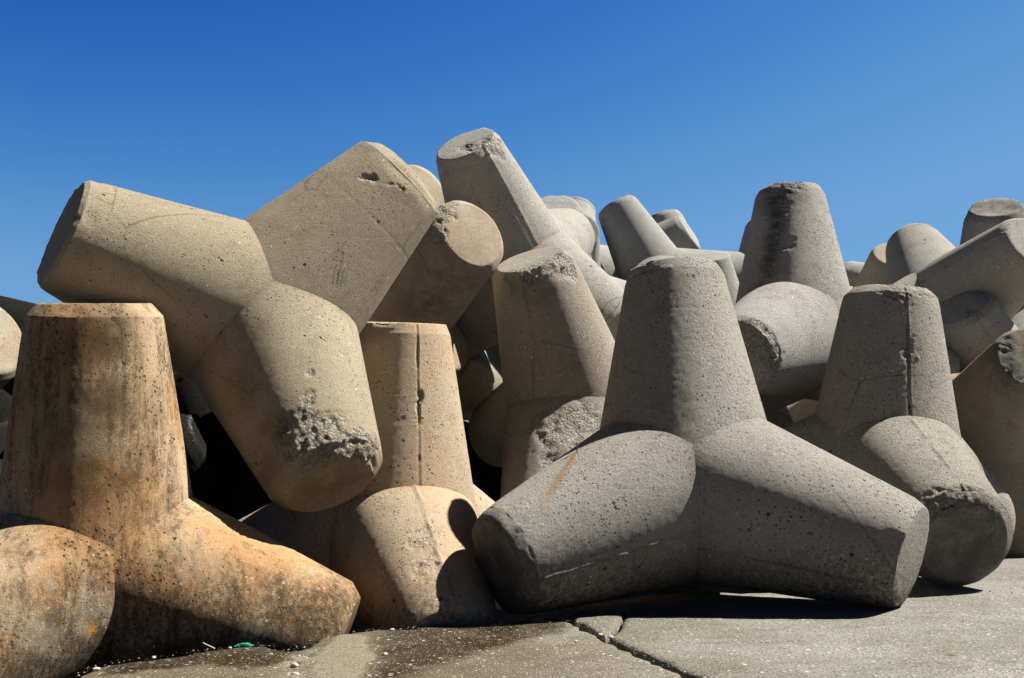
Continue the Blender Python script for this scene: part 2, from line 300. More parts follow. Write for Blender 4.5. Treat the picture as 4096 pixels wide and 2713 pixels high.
CHAMFER = {('C', 0): (.012, .012)}               # legs cast with a nearly square end: (chamfer length, chamfer inset)
def build_leg(key, li, r0, b, seed, lod):
    CH, ins = CHAMFER.get((key, li), (globals()['CH'], None)); LEG = globals()['LEG']-(.010 if ins else 0); RF = globals()['RF'] if ins is None else r0-b*(LEG-CH)-ins
    d = AX[li]; others = [AX[j] for j in range(4) if j != li]
    u = others[0]-others[0].dot(d)*d; u /= np.linalg.norm(u); v = np.cross(d, u)
    NT_, NV, NF = ((300, 110, 26), (200, 76, 18), (120, 44, 10))[lod]
    th = np.linspace(0, 2*np.pi, NT_, endpoint=False)
    n = np.cos(th)[:, None]*u+np.sin(th)[:, None]*v
    cc = np.max(np.stack([n@o for o in others]), 0); t0 = r0*cc/(4/3+b*cc)-.035
    s = np.linspace(0, 1, NV); s = 1-(1-s)**1.35
    tr = LEG-CH; rr = r0-b*tr
    rows = [];
    T = t0[None]+(tr-t0[None])*s[:, None]
    side = T[..., None]*d+(r0-b*T)[..., None]*n[None]
    rows.append(side); nrm = (n+b*d); nrm /= np.linalg.norm(nrm, axis=1)[:, None]
    NRM = [np.repeat(nrm[None], NV, 0)]
    EDGE = [np.repeat((tr-T)[..., None], 1, 2)[..., 0]]          # signed distance from outer rim (+ on the side)
    nc = max(4, NF//3); cs = np.linspace(0, 1, nc+1)[1:]
    ct = tr+CH*cs; crr = rr+(RF-rr)*cs
    rows.append(ct[:, None, None]*d+crr[:, None, None]*n[None])
    cl = math.hypot(CH, rr-RF); cn = n*(CH/cl)+d*((rr-RF)/cl)
    NRM.append(np.repeat(cn[None], nc, 0)); EDGE.append(np.repeat((-cs*cl)[:, None], NT_, 1))
    fs = np.linspace(1, 0.02, NF+1)[1:]
    rows.append(np.array([LEG*d+RF*f*n for f in fs])); NRM.append(np.repeat(np.repeat(d[None, None], NT_, 1), NF, 0)); EDGE.append(np.repeat((-(cl+RF*(1-fs)))[:, None], NT_, 1))
    P = np.concatenate(rows).reshape(-1, 3); N = np.concatenate(NRM).reshape(-1, 3); E = np.concatenate(EDGE).reshape(-1)
    nr = NV+nc+NF
    # soften normals at the two edges
    w = np.exp(-(E/.004)**2)[:, None]; N = N*(1-.5*w)+.5*w*((N+d)/np.linalg.norm(N+d, axis=1)[:, None])
    Ps = P+seed*3.17
    at = {k: np.zeros(len(P)) for k in ('rough', 'seam', 'rust', 'moss', 'lichen', 'pale', 'dirt_shade')}
    gash = np.zeros(len(P)); comb = np.zeros(len(P))
    Pm = P+.012*np.stack([fbm(Ps, 30, 101, 2), fbm(Ps, 30, 103, 2), fbm(Ps, 30, 105, 2)], 1)
    for (kk, c_, rd_, am_) in FACE_SHADE:
        if kk == key:
            q_ = ((P-np.array(c_))**2).sum(1); at['dirt_shade'] = np.maximum(at['dirt_shade'], am_*np.exp(-q_/rd_**2)*(E < .001))
    for m in MARKS.get(key, []):
        k, c, rad, amt = m[0], np.array(m[1:4]), m[4], m[5]
        if rad <= 0: continue
        q = (((P if k in ('rust',) else Pm)-c)**2).sum(1)
        w = amt*np.exp(-q/(rad*rad))
        if k == 'gash': gash = np.maximum(gash, w)
        elif k == 'comb': comb = np.maximum(comb, w)
        else: at[k] = np.maximum(at[k], w) if k != 'rough' else np.sqrt(at[k]**2+w**2)
    # worn arrises
    wear = sstep(-.25, .55, fbm(Ps, 5.5, 11, 2))
    e1 = np.exp(-(E/.009)**2); e2 = np.exp(-((E+cl)/.008)**2)
    at['rough'] = np.clip(at['rough']*(.55+.75*sstep(-.5, .4, fbm(Ps, 28, 5, 3))) + .65*(e1*.6+e2*.8)*wear, 0, 1.2)
    rough = sstep(.18, .7, at['rough']); at['rough'] = np.clip(rough, 0, 1)
    disp = .0020*fbm(Ps, 2.2, 3, 1)+.0004*fbm(Ps, 7, 8, 2)
    if lod < 2: disp += .00025*fbm(Ps, 85, 21, 1)
    chip = np.clip(fbm(Ps, 19, 31, 3)+.15, 0, 1)
    w1 = np.exp(-(E/.014)**2); w2 = np.exp(-((E+cl)/.012)**2)
    disp -= (w1+w2)*.0034*chip*(.3+1.1*wear)
    big = np.clip(fbm(Ps, 7, 41, 2)-.28, 0, 1); disp -= .022*big*np.maximum(np.exp(-(E/.026)**2), np.exp(-((E+cl)/.024)**2))
    idx = np.where(at['rough'] > .05)[0]
    if len(idx):
        wv = worley(Ps[idx], 52 if lod == 0 else 42, 3); wb = fbm(Ps[idx], 24, 51, 3)
        disp[idx] += at['rough'][idx]*(.0075*(.5-wv)+.008*wb-.0035)
    disp -= (.011+.009*fbm(Ps, 45, 61, 2))*sstep(.2, .75, gash)
    at['rough'] = np.clip(at['rough']+sstep(.3, .7, gash), 0, 1)
    disp += comb*.0022*np.sin(P[:, 0]*420+P[:, 2]*380+6*fbm(Ps, 10, 71, 2))*sstep(.25, .8, comb)*sstep(-.2, .3, fbm(Ps, 14, 72, 2))
    # mould seams
    ang = np.tile(th, nr)
    for sm in SEAMS.get(key, []):
        if sm[0] != li: continue
        c = np.array(sm[1:4]); a = math.atan2(c@v, c@u)
        da = (ang-a+np.pi) % (2*np.pi)-np.pi; rad_l = np.maximum(.03, np.linalg.norm(P-(P@d)[:, None]*d, axis=1))
        x = da*rad_l+.0025*fbm(Ps, 22, 81, 2)
        onside = (E > -.03)
        if sm[4] == 2:      # flat strip beside the seam
            disp += onside*(.0022*np.exp(-(x/.007)**2)); at['seam'] = np.maximum(at['seam'], .5*onside*np.exp(-(x/.005)**2))
        else:
            brk = sstep(-.3, .3, fbm(Ps, 20, 91, 2))
            if sm[4] == 0: disp += onside*(.0018*np.exp(-((x-.005)/.004)**2)-.0060*np.exp(-(x/.0035)**2)*(.25+.75*brk))
            else: disp += onside*.0045*np.exp(-(x/.0055)**2)*brk
            at['seam'] = np.maximum(at['seam'], onside*np.exp(-(x/.0045)**2))
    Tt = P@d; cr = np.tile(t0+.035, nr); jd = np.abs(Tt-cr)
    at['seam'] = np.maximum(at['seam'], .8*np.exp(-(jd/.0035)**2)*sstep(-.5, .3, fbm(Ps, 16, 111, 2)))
    at['dirt_shade'] = np.maximum(at['dirt_shade'], .30*np.exp(-jd/.02)*sstep(-.3, .5, fbm(Ps, 6, 113, 3)))
    rl = np.random.RandomState(int(seed*100)+li)
    for q_ in range(2):
        tl = rl.uniform(.30, .58); xl = Tt-tl-.006*fbm(Ps, 4, 120+q_, 2)-.002*fbm(Ps, 30, 125+q_, 2)
        ml = (E > .01)*sstep(.0, .35, fbm(Ps, 3.2, 130+q_, 2))
        disp -= .0007*ml*np.exp(-(xl/.003)**2); at['seam'] = np.maximum(at['seam'], .35*ml*np.exp(-(xl/.003)**2))
    P = P+N*disp[:, None]
    cap = len(P); P = np.concatenate([P, P[-NT_:].mean(0)[None]])
    for k in at: at[k] = np.append(at[k], at[k][-1])
    i = np.arange(nr-1)[:, None]*NT_; j = np.arange(NT_)[None]; jn = (j+1) % NT_
    F = np.stack([i+j, i+jn, i+NT_+jn, i+NT_+j], -1).reshape(-1, 4)
    return P, F, at, cap, NT_, nr

def tetrapod(key, label, mat):
    x, y, z, qw, qx, qy, qz, s, r0, b, sw = POSES[key]
    root = bpy.data.objects.new('tetrapod', None); COL.objects.link(root); root.empty_display_size = .3
    root.rotation_mode = 'QUATERNION'; root.location = (x, y, z); root.rotation_quaternion = (qw, qx, qy, qz); root.scale = (s, s, s)
    tag(root, label, 'tetrapod', 'concrete tetrapods piled up as a breakwater')
    seed = sum(ord(c) for c in key)*1.37 % 37; lod = LOD.get(key, 2); legs = []
    for k in range(4):
        li = (0, 1, 3, 2)[k] if sw else k          # notes (MARKS, SEAMS) use the numbering of the unit block
        P, F, at, cap, nt, nr = build_leg(key, k, r0, b, seed, lod)
        o = mesh_obj('leg', P, F, mat, root, True, at)
        # close the end face
        me = o.data
        legs.append(o)
        import bmesh
        bm = bmesh.new(); bm.from_mesh(me); bm.verts.ensure_lookup_table()
        base = (nr-1)*nt
        for q in range(nt):
            f = bm.faces.new((bm.verts[base+q], bm.verts[base+(q+1) % nt], bm.verts[cap])); f.smooth = True
        bm.to_mesh(me); bm.free()
    return root, legs

BLOCKS = [
 ('A', 'large grey tetrapod standing upright on the paving with a rusty nail in its left leg', 'A'),
 ('B', 'orange-brown stained tetrapod standing upright at the front left corner', 'B'),
 ('C', 'tan tetrapod with a broken stony foot, lying above the orange-stained one', 'C'),
 ('D', 'peach-coloured upright tetrapod with a crumbling vertical seam, between the broken-footed one and the nailed one', 'D'),
 ('E', 'pebbly grey upright tetrapod just behind the right leg of the nailed one', 'E'),
 ('F', 'grey-tan tetrapod with a broken sloping top, leaning left behind the nailed one', 'F'),
 ('M', 'big grey tetrapod with a dark crumbled stripe down its upright leg, rising against the sky', 'M'),
 ('H', 'highest tetrapod of the pile, its leaning leg ending in a worn slanted top', 'H'),
 ('G', 'tan tetrapod whose round bright end face points out over the peach-coloured one', 'G'),
 ('R', 'smooth grey tetrapod with one long leg pointing to the upper right edge of the pile', 'H'),
 ('T', 'brown-grey tetrapod in shadow behind the pebbly upright one, with a crumbled dark end face', 'T'),
 ('S', 'grey tetrapod with a rounded leg showing below the long slanting leg at the right', 'M'),
 ('Q', 'dark-topped tetrapod behind the long slanting leg at the right edge', 'M'),
 ('J', 'grey tetrapod leaning left behind the nailed one, a level leg beside it', 'far'),
 ('L', 'grey tetrapod with a flat bright top just behind the right shoulder of the nailed one', 'far'),
 ('K', 'small distant tetrapod leaning left, farthest tip seen in the gap of sky', 'far'),
 ('Kb', 'distant tetrapod with a stubby level leg in front of the farthest leaning tip', 'far'),
 ('I', 'tetrapod with a low rounded tip peeping over the right shoulder of the highest one', 'far'),
 ('Ib', 'distant tetrapod with a narrow sloping leg, right of the rounded peeping tip', 'far'),
 ('N', 'tetrapod of which a ragged sliver shows left of the dark-striped upright leg', 'M'),
 ('Z', 'distant tetrapod lying level in the low gap right of the dark-striped one', 'far'),
 ('Ob', 'distant tetrapod with a dark hollow-looking tip beside the rounded leg at the right', 'T'),
 ('V', 'tan tetrapod deep in the gap beside the peach-coloured one, partly lit', 'G'),
 ('Vb', 'shaded tetrapod with a round end just behind the top of the peach-coloured one', 'T'),
 ('Y', 'pale tetrapod tip squeezed between the broken-footed one and the highest one', 'G'),
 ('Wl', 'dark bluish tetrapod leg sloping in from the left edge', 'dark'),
 ('X', 'brownish pitted tetrapod with a round tip at the left edge', 'T'),
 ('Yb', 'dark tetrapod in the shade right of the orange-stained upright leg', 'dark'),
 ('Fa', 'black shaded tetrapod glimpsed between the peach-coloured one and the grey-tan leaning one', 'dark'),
 ('Fb', 'dark tetrapod glimpsed between the nailed one and the pebbly upright one', 'T'),
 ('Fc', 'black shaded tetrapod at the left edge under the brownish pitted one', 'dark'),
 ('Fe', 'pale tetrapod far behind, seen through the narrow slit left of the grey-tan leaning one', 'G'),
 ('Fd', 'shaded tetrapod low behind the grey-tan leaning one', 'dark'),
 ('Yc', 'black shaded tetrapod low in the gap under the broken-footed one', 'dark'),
]
made = {}
for key, label, mk in BLOCKS:
    made[key] = tetrapod(key, label, M[mk])

# the rusty nail sticking out of the left leg of the front block
rustm = NT('rusted_iron'); rn = rustm.noise(rustm.n('ShaderNodeTexCoord').outputs['Object'], 300, 3)
rustm.l(rustm.mix(rn, (.10, .035, .015), (.20, .08, .03)), rustm.b.inputs['Base Color']); rustm.b.inputs['Roughness'].default_value = .85
def lathe(prof, seg=12):
    V = []; F = []
    for r, z in prof:
        for q in range(seg):
            a = 2*math.pi*q/seg; V.append((r*math.cos(a), r*math.sin(a), z))
    for i in range(len(prof)-1):
        for q in range(seg):
            F.append((i*seg+q, i*seg+(q+1) % seg, (i+1)*seg+(q+1) % seg, (i+1)*seg+q))
    F.append(tuple(range(seg))[::-1]); F.append(tuple(range((len(prof)-1)*seg, len(prof)*seg)))
    return np.array(V), F
nv, nf = lathe([(.0017, -.012), (.0018, .020), (.0018, .0215), (.0040, .0220), (.0040, .0236), (.0026, .0244)])
rootA, legsA = made['A']
mw = Matrix.LocRotScale(Vector(POSES['A'][:3]), __import__('mathutils').Quaternion(POSES['A'][3:7]), None)
upl = np.array((mw.to_3x3().inverted() @ Vector((.03, -.02, 1))).normalized())
a0 = np.cross(upl, [1, 0, 0]); a0 /= np.linalg.norm(a0); a1 = np.cross(upl, a0)
NP_ = np.array([-.0378, .3736, .0803])
nvv = NP_+nv[:, :1]*a0+nv[:, 1:2]*a1+nv[:, 2:]*upl
mesh_obj('nail', nvv, nf, rustm.m, legsA[1], False)

# ------------------------------------------------------------------ ground: slabs of the quay and the low ground behind
def slab_mat():
    n = NT('old_concrete_paving')
    p = n.n('ShaderNodeNewGeometry').outputs['Position']
    sep = n.n('ShaderNodeSeparateXYZ'); n.l(p, sep.inputs[0])
    big = n.noise(p, .9, 5, .6, .4); mid = n.noise(p, 5, 5, .7); fine = n.noise(p, 75, 3, .8); vf = n.noise(p, 190, 2, .8)
    c = n.mix(n.ramp(big, .36, .62), (.245, .237, .215), (.185, .177, .155))
    c = n.mix(n.math('MULTIPLY', n.ramp(n.noise(n.mapv(p, (1, 2.4, 1)), 2.3, 6, .75), .50, .66), .55), c, (.12, .108, .085))
    # old damp, browner towards the lower left
    x = n.math('ADD', sep.outputs[0], n.math('MULTIPLY', n.math('SUBTRACT', n.noise(p, 1.3, 5, .65), .5), 2.6))
    wet = n.math('MULTIPLY', n.ramp(x, 1.6, -.5), 1.)
    brown = n.attr('wet')
    wetf = n.math('MAXIMUM', n.math('MULTIPLY', wet, .86), n.math('MULTIPLY', brown, 1.))
    c = n.mix(wetf, c, n.mix(n.ramp(n.noise(p, 3.2, 5, .7), .38, .62), (.105, .078, .040), (.070, .049, .019)))
    c = n.mix(n.math('MULTIPLY', brown, n.ramp(n.noise(p, 5.5, 5, .75), .30, .55, .45, 1.)), c, (.026, .018, .007))
    # the smooth repair mortar
    pale = n.attr('pale')
    c = n.mix(pale, c, (.20, .17, .125))
    c = n.mix(n.math('MULTIPLY', n.ramp(fine, .54, .38), .85), c, (.28, .26, .22), 'MULTIPLY')
    c = n.mix(n.math('MULTIPLY', n.ramp(vf, .55, .68), .35), c, (.7, .68, .63), 'OVERLAY')
    # pebbles
    last = None
    for scl, thr in ((66, .62), (30, .84)):
        vo = n.vor(n.mapv(p, (1, 1.0, 1)), scl); s = n.n('ShaderNodeSeparateColor'); n.l(vo.outputs['Color'], s.inputs[0])
        rp = n.n('ShaderNodeValToRGB'); n.l(s.outputs[1], rp.inputs[0]); e = rp.color_ramp
        e.elements[0].color = (.08, .075, .07, 1); e.elements[1].color = (.62, .60, .56, 1)
        for q, cc in ((.3, (.30, .28, .25, 1)), (.6, (.55, .53, .48, 1)), (.975, (.50, .30, .16, 1)), (.98, (.66, .64, .6, 1))):
            k = e.elements.new(q); k.color = cc
        m = n.math('MULTIPLY', n.math('GREATER_THAN', s.outputs[0], thr), n.ramp(vo.outputs['Distance'], .40, .26))
        m = n.math('MULTIPLY', m, n.math('SUBTRACT', 1., n.math('MULTIPLY', pale, .85)))
        c = n.mix(n.math('MULTIPLY', m, .62), c, rp.outputs[0])
        last = m if last is None else n.math('MAXIMUM', last, m)
    rough = n.attr('rough')
    c = n.mix(n.math('MULTIPLY', rough, n.ramp(mid, .35, .6, .2, .7)), c, (.27, .245, .20))
    n.l(c, n.b.inputs['Base Color']); n.l(n.ramp(n.math('MULTIPLY', brown, n.ramp(mid, .35, .6, .6, 1.)), .2, 1, .9, .38), n.b.inputs['Roughness']); n.b.inputs['Specular IOR Level'].default_value = .3
    h = n.math('ADD', n.math('MULTIPLY', fine, .5), n.math('MULTIPLY', mid, .8)); h = n.math('ADD', h, n.math('MULTIPLY', last, .4))
    h = n.math('ADD', h, n.math('MULTIPLY', n.noise(p, 28, 4, .75), .8))
    bp = n.n('ShaderNodeBump'); bp.inputs['Distance'].default_value = .012; n.l(h, bp.inputs['Height']); n.l(bp.outputs[0], n.b.inputs['Normal'])
    return n.m
SLAB = slab_mat()
def rag(pts, step, amp, seed, closed=True):
    """densify a polyline and roughen it"""
    out = []; m = len(pts)
    for i in range(m if closed else m-1):
        a = np.array(pts[i][:2], float); b = np.array(pts[(i+1) % m][:2], float); L = np.linalg.norm(b-a)
        st = step if max(abs(a[0]), abs(b[0])) < 3.4 and -0.5 < min(a[1], b[1]) and max(a[1], b[1]) < 12 else .6
        k = max(1, int(L/st))
        for q in range(k):
            out.append(a+(b-a)*q/k)
    P = np.array(out); Q = np.c_[P, np.zeros(len(P))]
    off = np.stack([fbm(Q+3.3, 9, seed, 3), fbm(Q+9.1, 9, seed+5, 3)], 1)*amp
    return P+off
def slab(name, poly, top, thick, fine_box, cell, seed, label=None, cat=None, kind='structure', step=.03, amp=.02, holes=None, zfun=None):
    B = rag(poly, step, amp, seed)
    from mathutils.geometry import delaunay_2d_cdt
    x0, x1, y0, y1 = fine_box
    gx, gy = np.meshgrid(np.arange(x0, x1, cell), np.arange(y0, y1, cell)); g = np.stack([gx.ravel(), gy.ravel()], 1)
    rs = np.random.RandomState(seed); g = g+rs.uniform(-.3, .3, g.shape)*cell
    # inside test
    def inside(g):
        c = np.zeros(len(g), bool); n = len(B)
        for i in range(n):
            xa, ya = B[i]; xb, yb = B[(i+1) % n]
            m = ((ya > g[:, 1]) != (yb > g[:, 1])) & (g[:, 0] < (xb-xa)*(g[:, 1]-ya)/((yb-ya) or 1e-9)+xa); c ^= m
        return c
    g = g[inside(g)]
    # drop points too near the border
    keep = np.ones(len(g), bool)
    for i in range(0, len(B)):
        a = B[i]; near = (np.abs(g[:, 0]-a[0]) < cell*.6) & (np.abs(g[:, 1]-a[1]) < cell*.6); keep &= ~near
    g = g[keep]
    co = [Vector((float(p[0]), float(p[1]))) for p in B]+[Vector((float(p[0]), float(p[1]))) for p in g]
    nb = len(B); edges = [(i, (i+1) % nb) for i in range(nb)]
    r = delaunay_2d_cdt(co, edges, [], 1, 1e-6)
    V2 = np.array([tuple(v) for v in r[0]]); F = [tuple(f) for f in r[2]]
    V = np.c_[V2, np.zeros(len(V2))]
    dB = np.full(len(V), 9.)
    for i in range(nb): dB = np.minimum(dB, (V2[:, 0]-B[i, 0])**2+(V2[:, 1]-B[i, 1])**2)
    dB = np.sqrt(dB)
    Z = .010*fbm(V, 1.3, seed, 3)+.003*fbm(V, 14, seed+3, 3)-.015*np.exp(-(dB/.018)**2)*(.45+.8*np.clip(fbm(V, 12, seed+9, 2)+.3, 0, 1))
    near = sstep(14, 9, np.hypot(V[:, 0], V[:, 1]-5)); Z *= near
    at = {k: np.zeros(len(V)) for k in ('wet', 'pale', 'rough')}
    if zfun: Z = Z+zfun(V, at)
    V[:, 2] = top+Z
    # walls
    n0 = len(V); be = {}
    for f in F:
        for a, b in zip(f, f[1:]+f[:1]): be[(a, b)] = f
    bnd = [(a, b) for (a, b) in be if (b, a) not in be]
    V = V.tolist(); lay = [0., .33, .7, 1.]
    vid = {}
    for a, b in bnd:
        for w in (a, b):
            if w not in vid:
                vid[w] = [w]
                for li in range(1, 4):
                    p = V[w]; q = np.array([[p[0], p[1], li*1.7]]); o = .03*fbm(q, 7, seed+li, 2)[0]
                    V.append([p[0]+o, p[1]-o*.8, p[2]-thick*lay[li]]); vid[w].append(len(V)-1)
    for a, b in bnd:
        for li in range(3):
            F.append((b, a, vid[a][1], vid[b][1]) if li == 0 else (vid[b][li], vid[a][li], vid[a][li+1], vid[b][li+1]))
    for k in at: at[k] = np.append(at[k], np.ones(len(V)-len(at[k]))*(.5 if k != 'pale' else 0))
    o = mesh_obj(name, V, F, SLAB, None, True, at)
    return tag(o, label, cat, None, kind)

def left_marks(V, at):
    x, y = V[:, 0], V[:, 1]; n1 = fbm(V, 4, 77, 4)
    # mortar patch running down from the broken corner
    def inpoly(poly, soft):
        c = np.zeros(len(V), bool); d = np.full(len(V), 9.); m = len(poly)
        xx = x+.05*n1; yy = y+.12*fbm(V, 5, 78, 3)
        for i in range(m):
            xa, ya = poly[i]; xb, yb = poly[(i+1) % m]
            c ^= ((ya > yy) != (yb > yy)) & (xx < (xb-xa)*(yy-ya)/((yb-ya) or 1e-9)+xa)
            t = np.clip(((xx-xa)*(xb-xa)+(yy-ya)*(yb-ya))/((xb-xa)**2+(yb-ya)**2), 0, 1)
            d = np.minimum(d, np.hypot(xx-xa-t*(xb-xa), yy-ya-t*(yb-ya)))
        return sstep(-soft, soft, np.where(c, d, -d))
    pale = inpoly([(-1.12, 5.62), (-1.02, 5.5), (-1.02, 6.2), (-.85, 6.1), (-.72, 5.5), (-.70, 5.0), (-.74, 4.0), (-.9, 4.0), (-.93, 5.0), (-1.0, 5.3)], .012)
    at['pale'][:] = pale*.95
    wet = np.maximum(inpoly([(-1.95, 5.75), (-1.2, 6.0), (-1.12, 5.3), (-1.35, 5.22), (-1.6, 5.42), (-1.72, 5.3), (-2.0, 5.2), (-2.1, 5.4)], .03),
                     inpoly([(-.80, 6.5), (.28, 6.8), (.36, 6.3), (-.05, 5.7), (-.45, 5.0), (-.62, 4.6), (-.68, 5.4)], .10))
    at['wet'][:] = np.clip(wet*(.95+.35*n1), 0, 1.)*(1-pale)
    rough = np.exp(-(((x+1.09)/.07)**2+((y-5.45)/.35)**2))+.8*np.exp(-(((x+1.0)/.09)**2+((y-4.95)/.2)**2))
    at['rough'][:] = np.clip(rough, 0, 1)
    rid = np.clip(rough, 0, 1)*(.045*fbm(V, 14, 90, 3)+.022*fbm(V, 45, 92, 2)-.01)
    return rid+.006*pale
EDGE = [(-2.104, 5.113), (-2.117, 5.268), (-2.111, 5.422), (-2.047, 5.494), (-1.932, 5.56), (-1.838, 5.653), (-1.752, 5.684), (-1.695, 5.788), (-1.631, 5.847), (-1.555, 5.868), (-1.46, 5.915), (-1.35, 5.873), (-1.294, 5.77),
        (-1.215, 5.703), (-1.16, 5.749), (-1.127, 5.909), (-1.115, 6.162), (-1.035, 6.202), (-.918, 6.291), (-.821, 6.358), (-.617, 6.38), (-.497, 6.56), (-.329, 6.494), (-.144, 6.567), (.046, 6.641), (.21, 6.70)]
LEFT = [(-2.25, 4.6), (-2.12, 4.95)]+EDGE+[(.303, 6.64), (.393, 6.274), (.463, 6.044), (.51, 5.80), (.574, 5.55), (.665, 5.2), (.745, 4.9), (.80, 4.70), (1.17, 3.3), (1.5, 2.0), (3.2, -4.), (-9, -4.), (-9, 1.5), (-5, 2.4), (-3.2, 3.2)]
RIGHT = [(.36, 6.80), (.482, 7.252), (.828, 7.556), (1.28, 7.80), (1.5, 7.78), (1.66, 7.62), (2.3, 7.6), (2.9, 8.1), (3.6, 9.3), (4.6, 10.6), (6.0, 11.6), (9, 13.5), (18, 18), (18, -4), (3.28, -4.), (1.56, 2.02), (1.22, 3.32), (.845, 4.72), (.793, 4.866), (.743, 5.095), (.672, 5.351), (.585, 5.702), (.545, 5.86), (.60, 6.02), (.645, 6.234), (.70, 6.523), (.735, 6.869), (.62, 6.93), (.45, 6.83)]
TRI = [(.365, 6.62), (.43, 6.31), (.482, 6.10), (.53, 5.93), (.575, 6.03), (.622, 6.234), (.675, 6.523), (.712, 6.85), (.626, 6.885), (.467, 6.785), (.39, 6.70)]
slab('pavement', LEFT, 0., .55, (-2.6, 1.2, 3.6, 6.8), .021, 3, step=.02, amp=.028, zfun=left_marks)
slab('pavement', RIGHT, .004, .55, (.2, 3.9, 3.9, 8.6), .026, 8, step=.02, amp=.014)
slab('slab_fragment', TRI, .012, .16, (.3, .8, 5.8, 7.), .018, 14, 'small pale wedge of broken paving in the joint in front of the nailed tetrapod', 'concrete fragment', None, step=.015, amp=.018)

# low ground reaching the horizon
def ground_mat():
    n = NT('wet_rubble_ground'); p = n.n('ShaderNodeNewGeometry').outputs['Position']
    c = n.mix(n.ramp(n.noise(p, .7, 5, .6), .35, .65), (.07, .062, .05), (.13, .118, .095)); vo = n.vor(p, 9)
    c = n.mix(n.ramp(vo.outputs['Distance'], .35, .7), c, (.05, .045, .035)); c = n.mix(n.math('MULTIPLY', n.ramp(n.noise(p, 60, 3, .8), .5, .65), .4), c, (.42, .39, .33))
    n.l(c, n.b.inputs['Base Color']); n.b.inputs['Roughness'].default_value = .95
    h = n.math('SUBTRACT', n.noise(p, 12, 5, .7), n.math('MULTIPLY', vo.outputs['Distance'], .8)); bp = n.n('ShaderNodeBump'); bp.inputs['Distance'].default_value = .06
    n.l(h, bp.inputs['Height']); n.l(bp.outputs[0], n.b.inputs['Normal']); return n.m
xs = np.concatenate([[-3000, -600, -150, -50], np.linspace(-20, 25, 181), [60, 150, 600, 3000]]); ys = np.concatenate([[-3000, -500, -80], np.linspace(-10, 30, 161), [60, 150, 600, 3000]])
gx, gy = np.meshgrid(xs, ys); GV = np.c_[gx.ravel(), gy.ravel(), np.zeros(gx.size)]
nearm = (np.abs(GV[:, 0]) < 26) & (np.abs(GV[:, 1]) < 31)
mound = np.exp(-((GV[:, 1]-21)/5.)**2)*2.6
GV[:, 2] = -.50+nearm*(.07*fbm(GV, 2.1, 3, 3)+mound*sstep(9, 14, GV[:, 1]))
ii = np.arange(len(ys)-1)[:, None]*len(xs)+np.arange(len(xs)-1)[None]; GF = np.stack([ii, ii+1, ii+1+len(xs), ii+len(xs)], -1).reshape(-1, 4)
tag(mesh_obj('ground', GV, GF, ground_mat()), kind='structure')

# rubble spilled behind the front block: pale gravel in the gap
def stone(name, loc, r, mat, seed, sq=(1, .8, .6), parent=None):
    import bmesh
    bm = bmesh.new(); bmesh.ops.create_icosphere(bm, subdivisions=3, radius=1); V = np.array([v.co[:] for v in bm.verts]); F = [tuple(v.index for v in f.verts) for f in bm.faces]; bm.free()
    d = 1+.28*fbm(V, 1.1, seed, 2)+.10*fbm(V, 3.5, seed+2, 2)
    V = V*d[:, None]*np.array(sq)*r; a = seed*1.3; ca, sa = math.cos(a), math.sin(a)
    V = V@np.array([[ca, sa, 0], [-sa, ca, 0], [0, 0, 1]])
    o = mesh_obj(name, V, F, mat, parent, True); o.location = loc; return o
sm = NT('pale_stone'); tcs = sm.n('ShaderNodeTexCoord').outputs['Object']; oi = sm.n('ShaderNodeObjectInfo').outputs['Random']
sm.l(sm.mix(sm.noise(tcs, 40, 3), sm.mix(oi, (.46, .42, .36), (.26, .24, .21)), (.36, .33, .28)), sm.b.inputs['Base Color']); sm.b.inputs['Roughness'].default_value = .85
# sandy gravel heap = uncountable
gm = NT('sandy_gravel'); gp = gm.n('ShaderNodeNewGeometry').outputs['Position']; gv = gm.vor(gp, 45)
gm.l(gm.mix(gm.ramp(gv.outputs['Distance'], .2, .6), (.50, .41, .29), (.22, .17, .11)), gm.b.inputs['Base Color'])
gb = gm.n('ShaderNodeBump'); gb.inputs['Distance'].default_value = .02; gb.invert = True; gm.l(gv.outputs['Distance'], gb.inputs['Height']); gm.l(gb.outputs[0], gm.b.inputs['Normal'])
hx, hy = np.meshgrid(np.linspace(.6, 2.4, 90), np.linspace(7.7, 9.6, 90)); HV = np.c_[hx.ravel(), hy.ravel(), np.zeros(hx.size)]
HV[:, 2] = -.55+.50*np.exp(-(((HV[:, 0]-1.42)/.22)**2+((HV[:, 1]-8.45)/.3)**2))+.03*fbm(HV, 8, 5, 3)+.012*fbm(HV, 35, 6, 2)
ii = np.arange(89)[:, None]*90+np.arange(89)[None]; tag(mesh_obj('gravel', HV, np.stack([ii, ii+1, ii+91, ii+90], -1).reshape(-1, 4), gm.m), 'pale sandy gravel heaped in the gap under the nailed tetrapod', 'gravel', None, 'stuff')

# pebbles along the broken edge of the paving
rs = np.random.RandomState(5)
pebs = [('round white pebble on the broken paving edge at the lower left corner', -2.085, 5.30, .016), ('flat white pebble on the paving edge below the left leg', -1.90, 5.60, .012), ('small grey pebble on the paving edge near the wooden stick', -1.56, 5.84, .010),
        ('oval white pebble on the paving between the mortar patch and the corner', -1.28, 5.60, .010), ('white pebble lying on the paving edge under the peach-coloured tetrapod', -.72, 6.33, .013), ('grey pebble at the edge of the mortar patch', -.66, 5.50, .014),
        ('buff pebble in the rubbly crack left of the mortar patch', -1.08, 5.25, .020), ('dark pebble in the rubbly crack left of the mortar patch', -1.03, 5.02, .018), ('pale pebble on the paving in front of the wedge-shaped fragment', .35, 5.75, .010),
        ('pale pebble at the point of the wedge-shaped fragment', .55, 5.83, .016), ('grey stone lodged in the paving joint', .50, 5.93, .014), ('white pebble on the sunlit paving at the right', 1.35, 5.55, .010)]
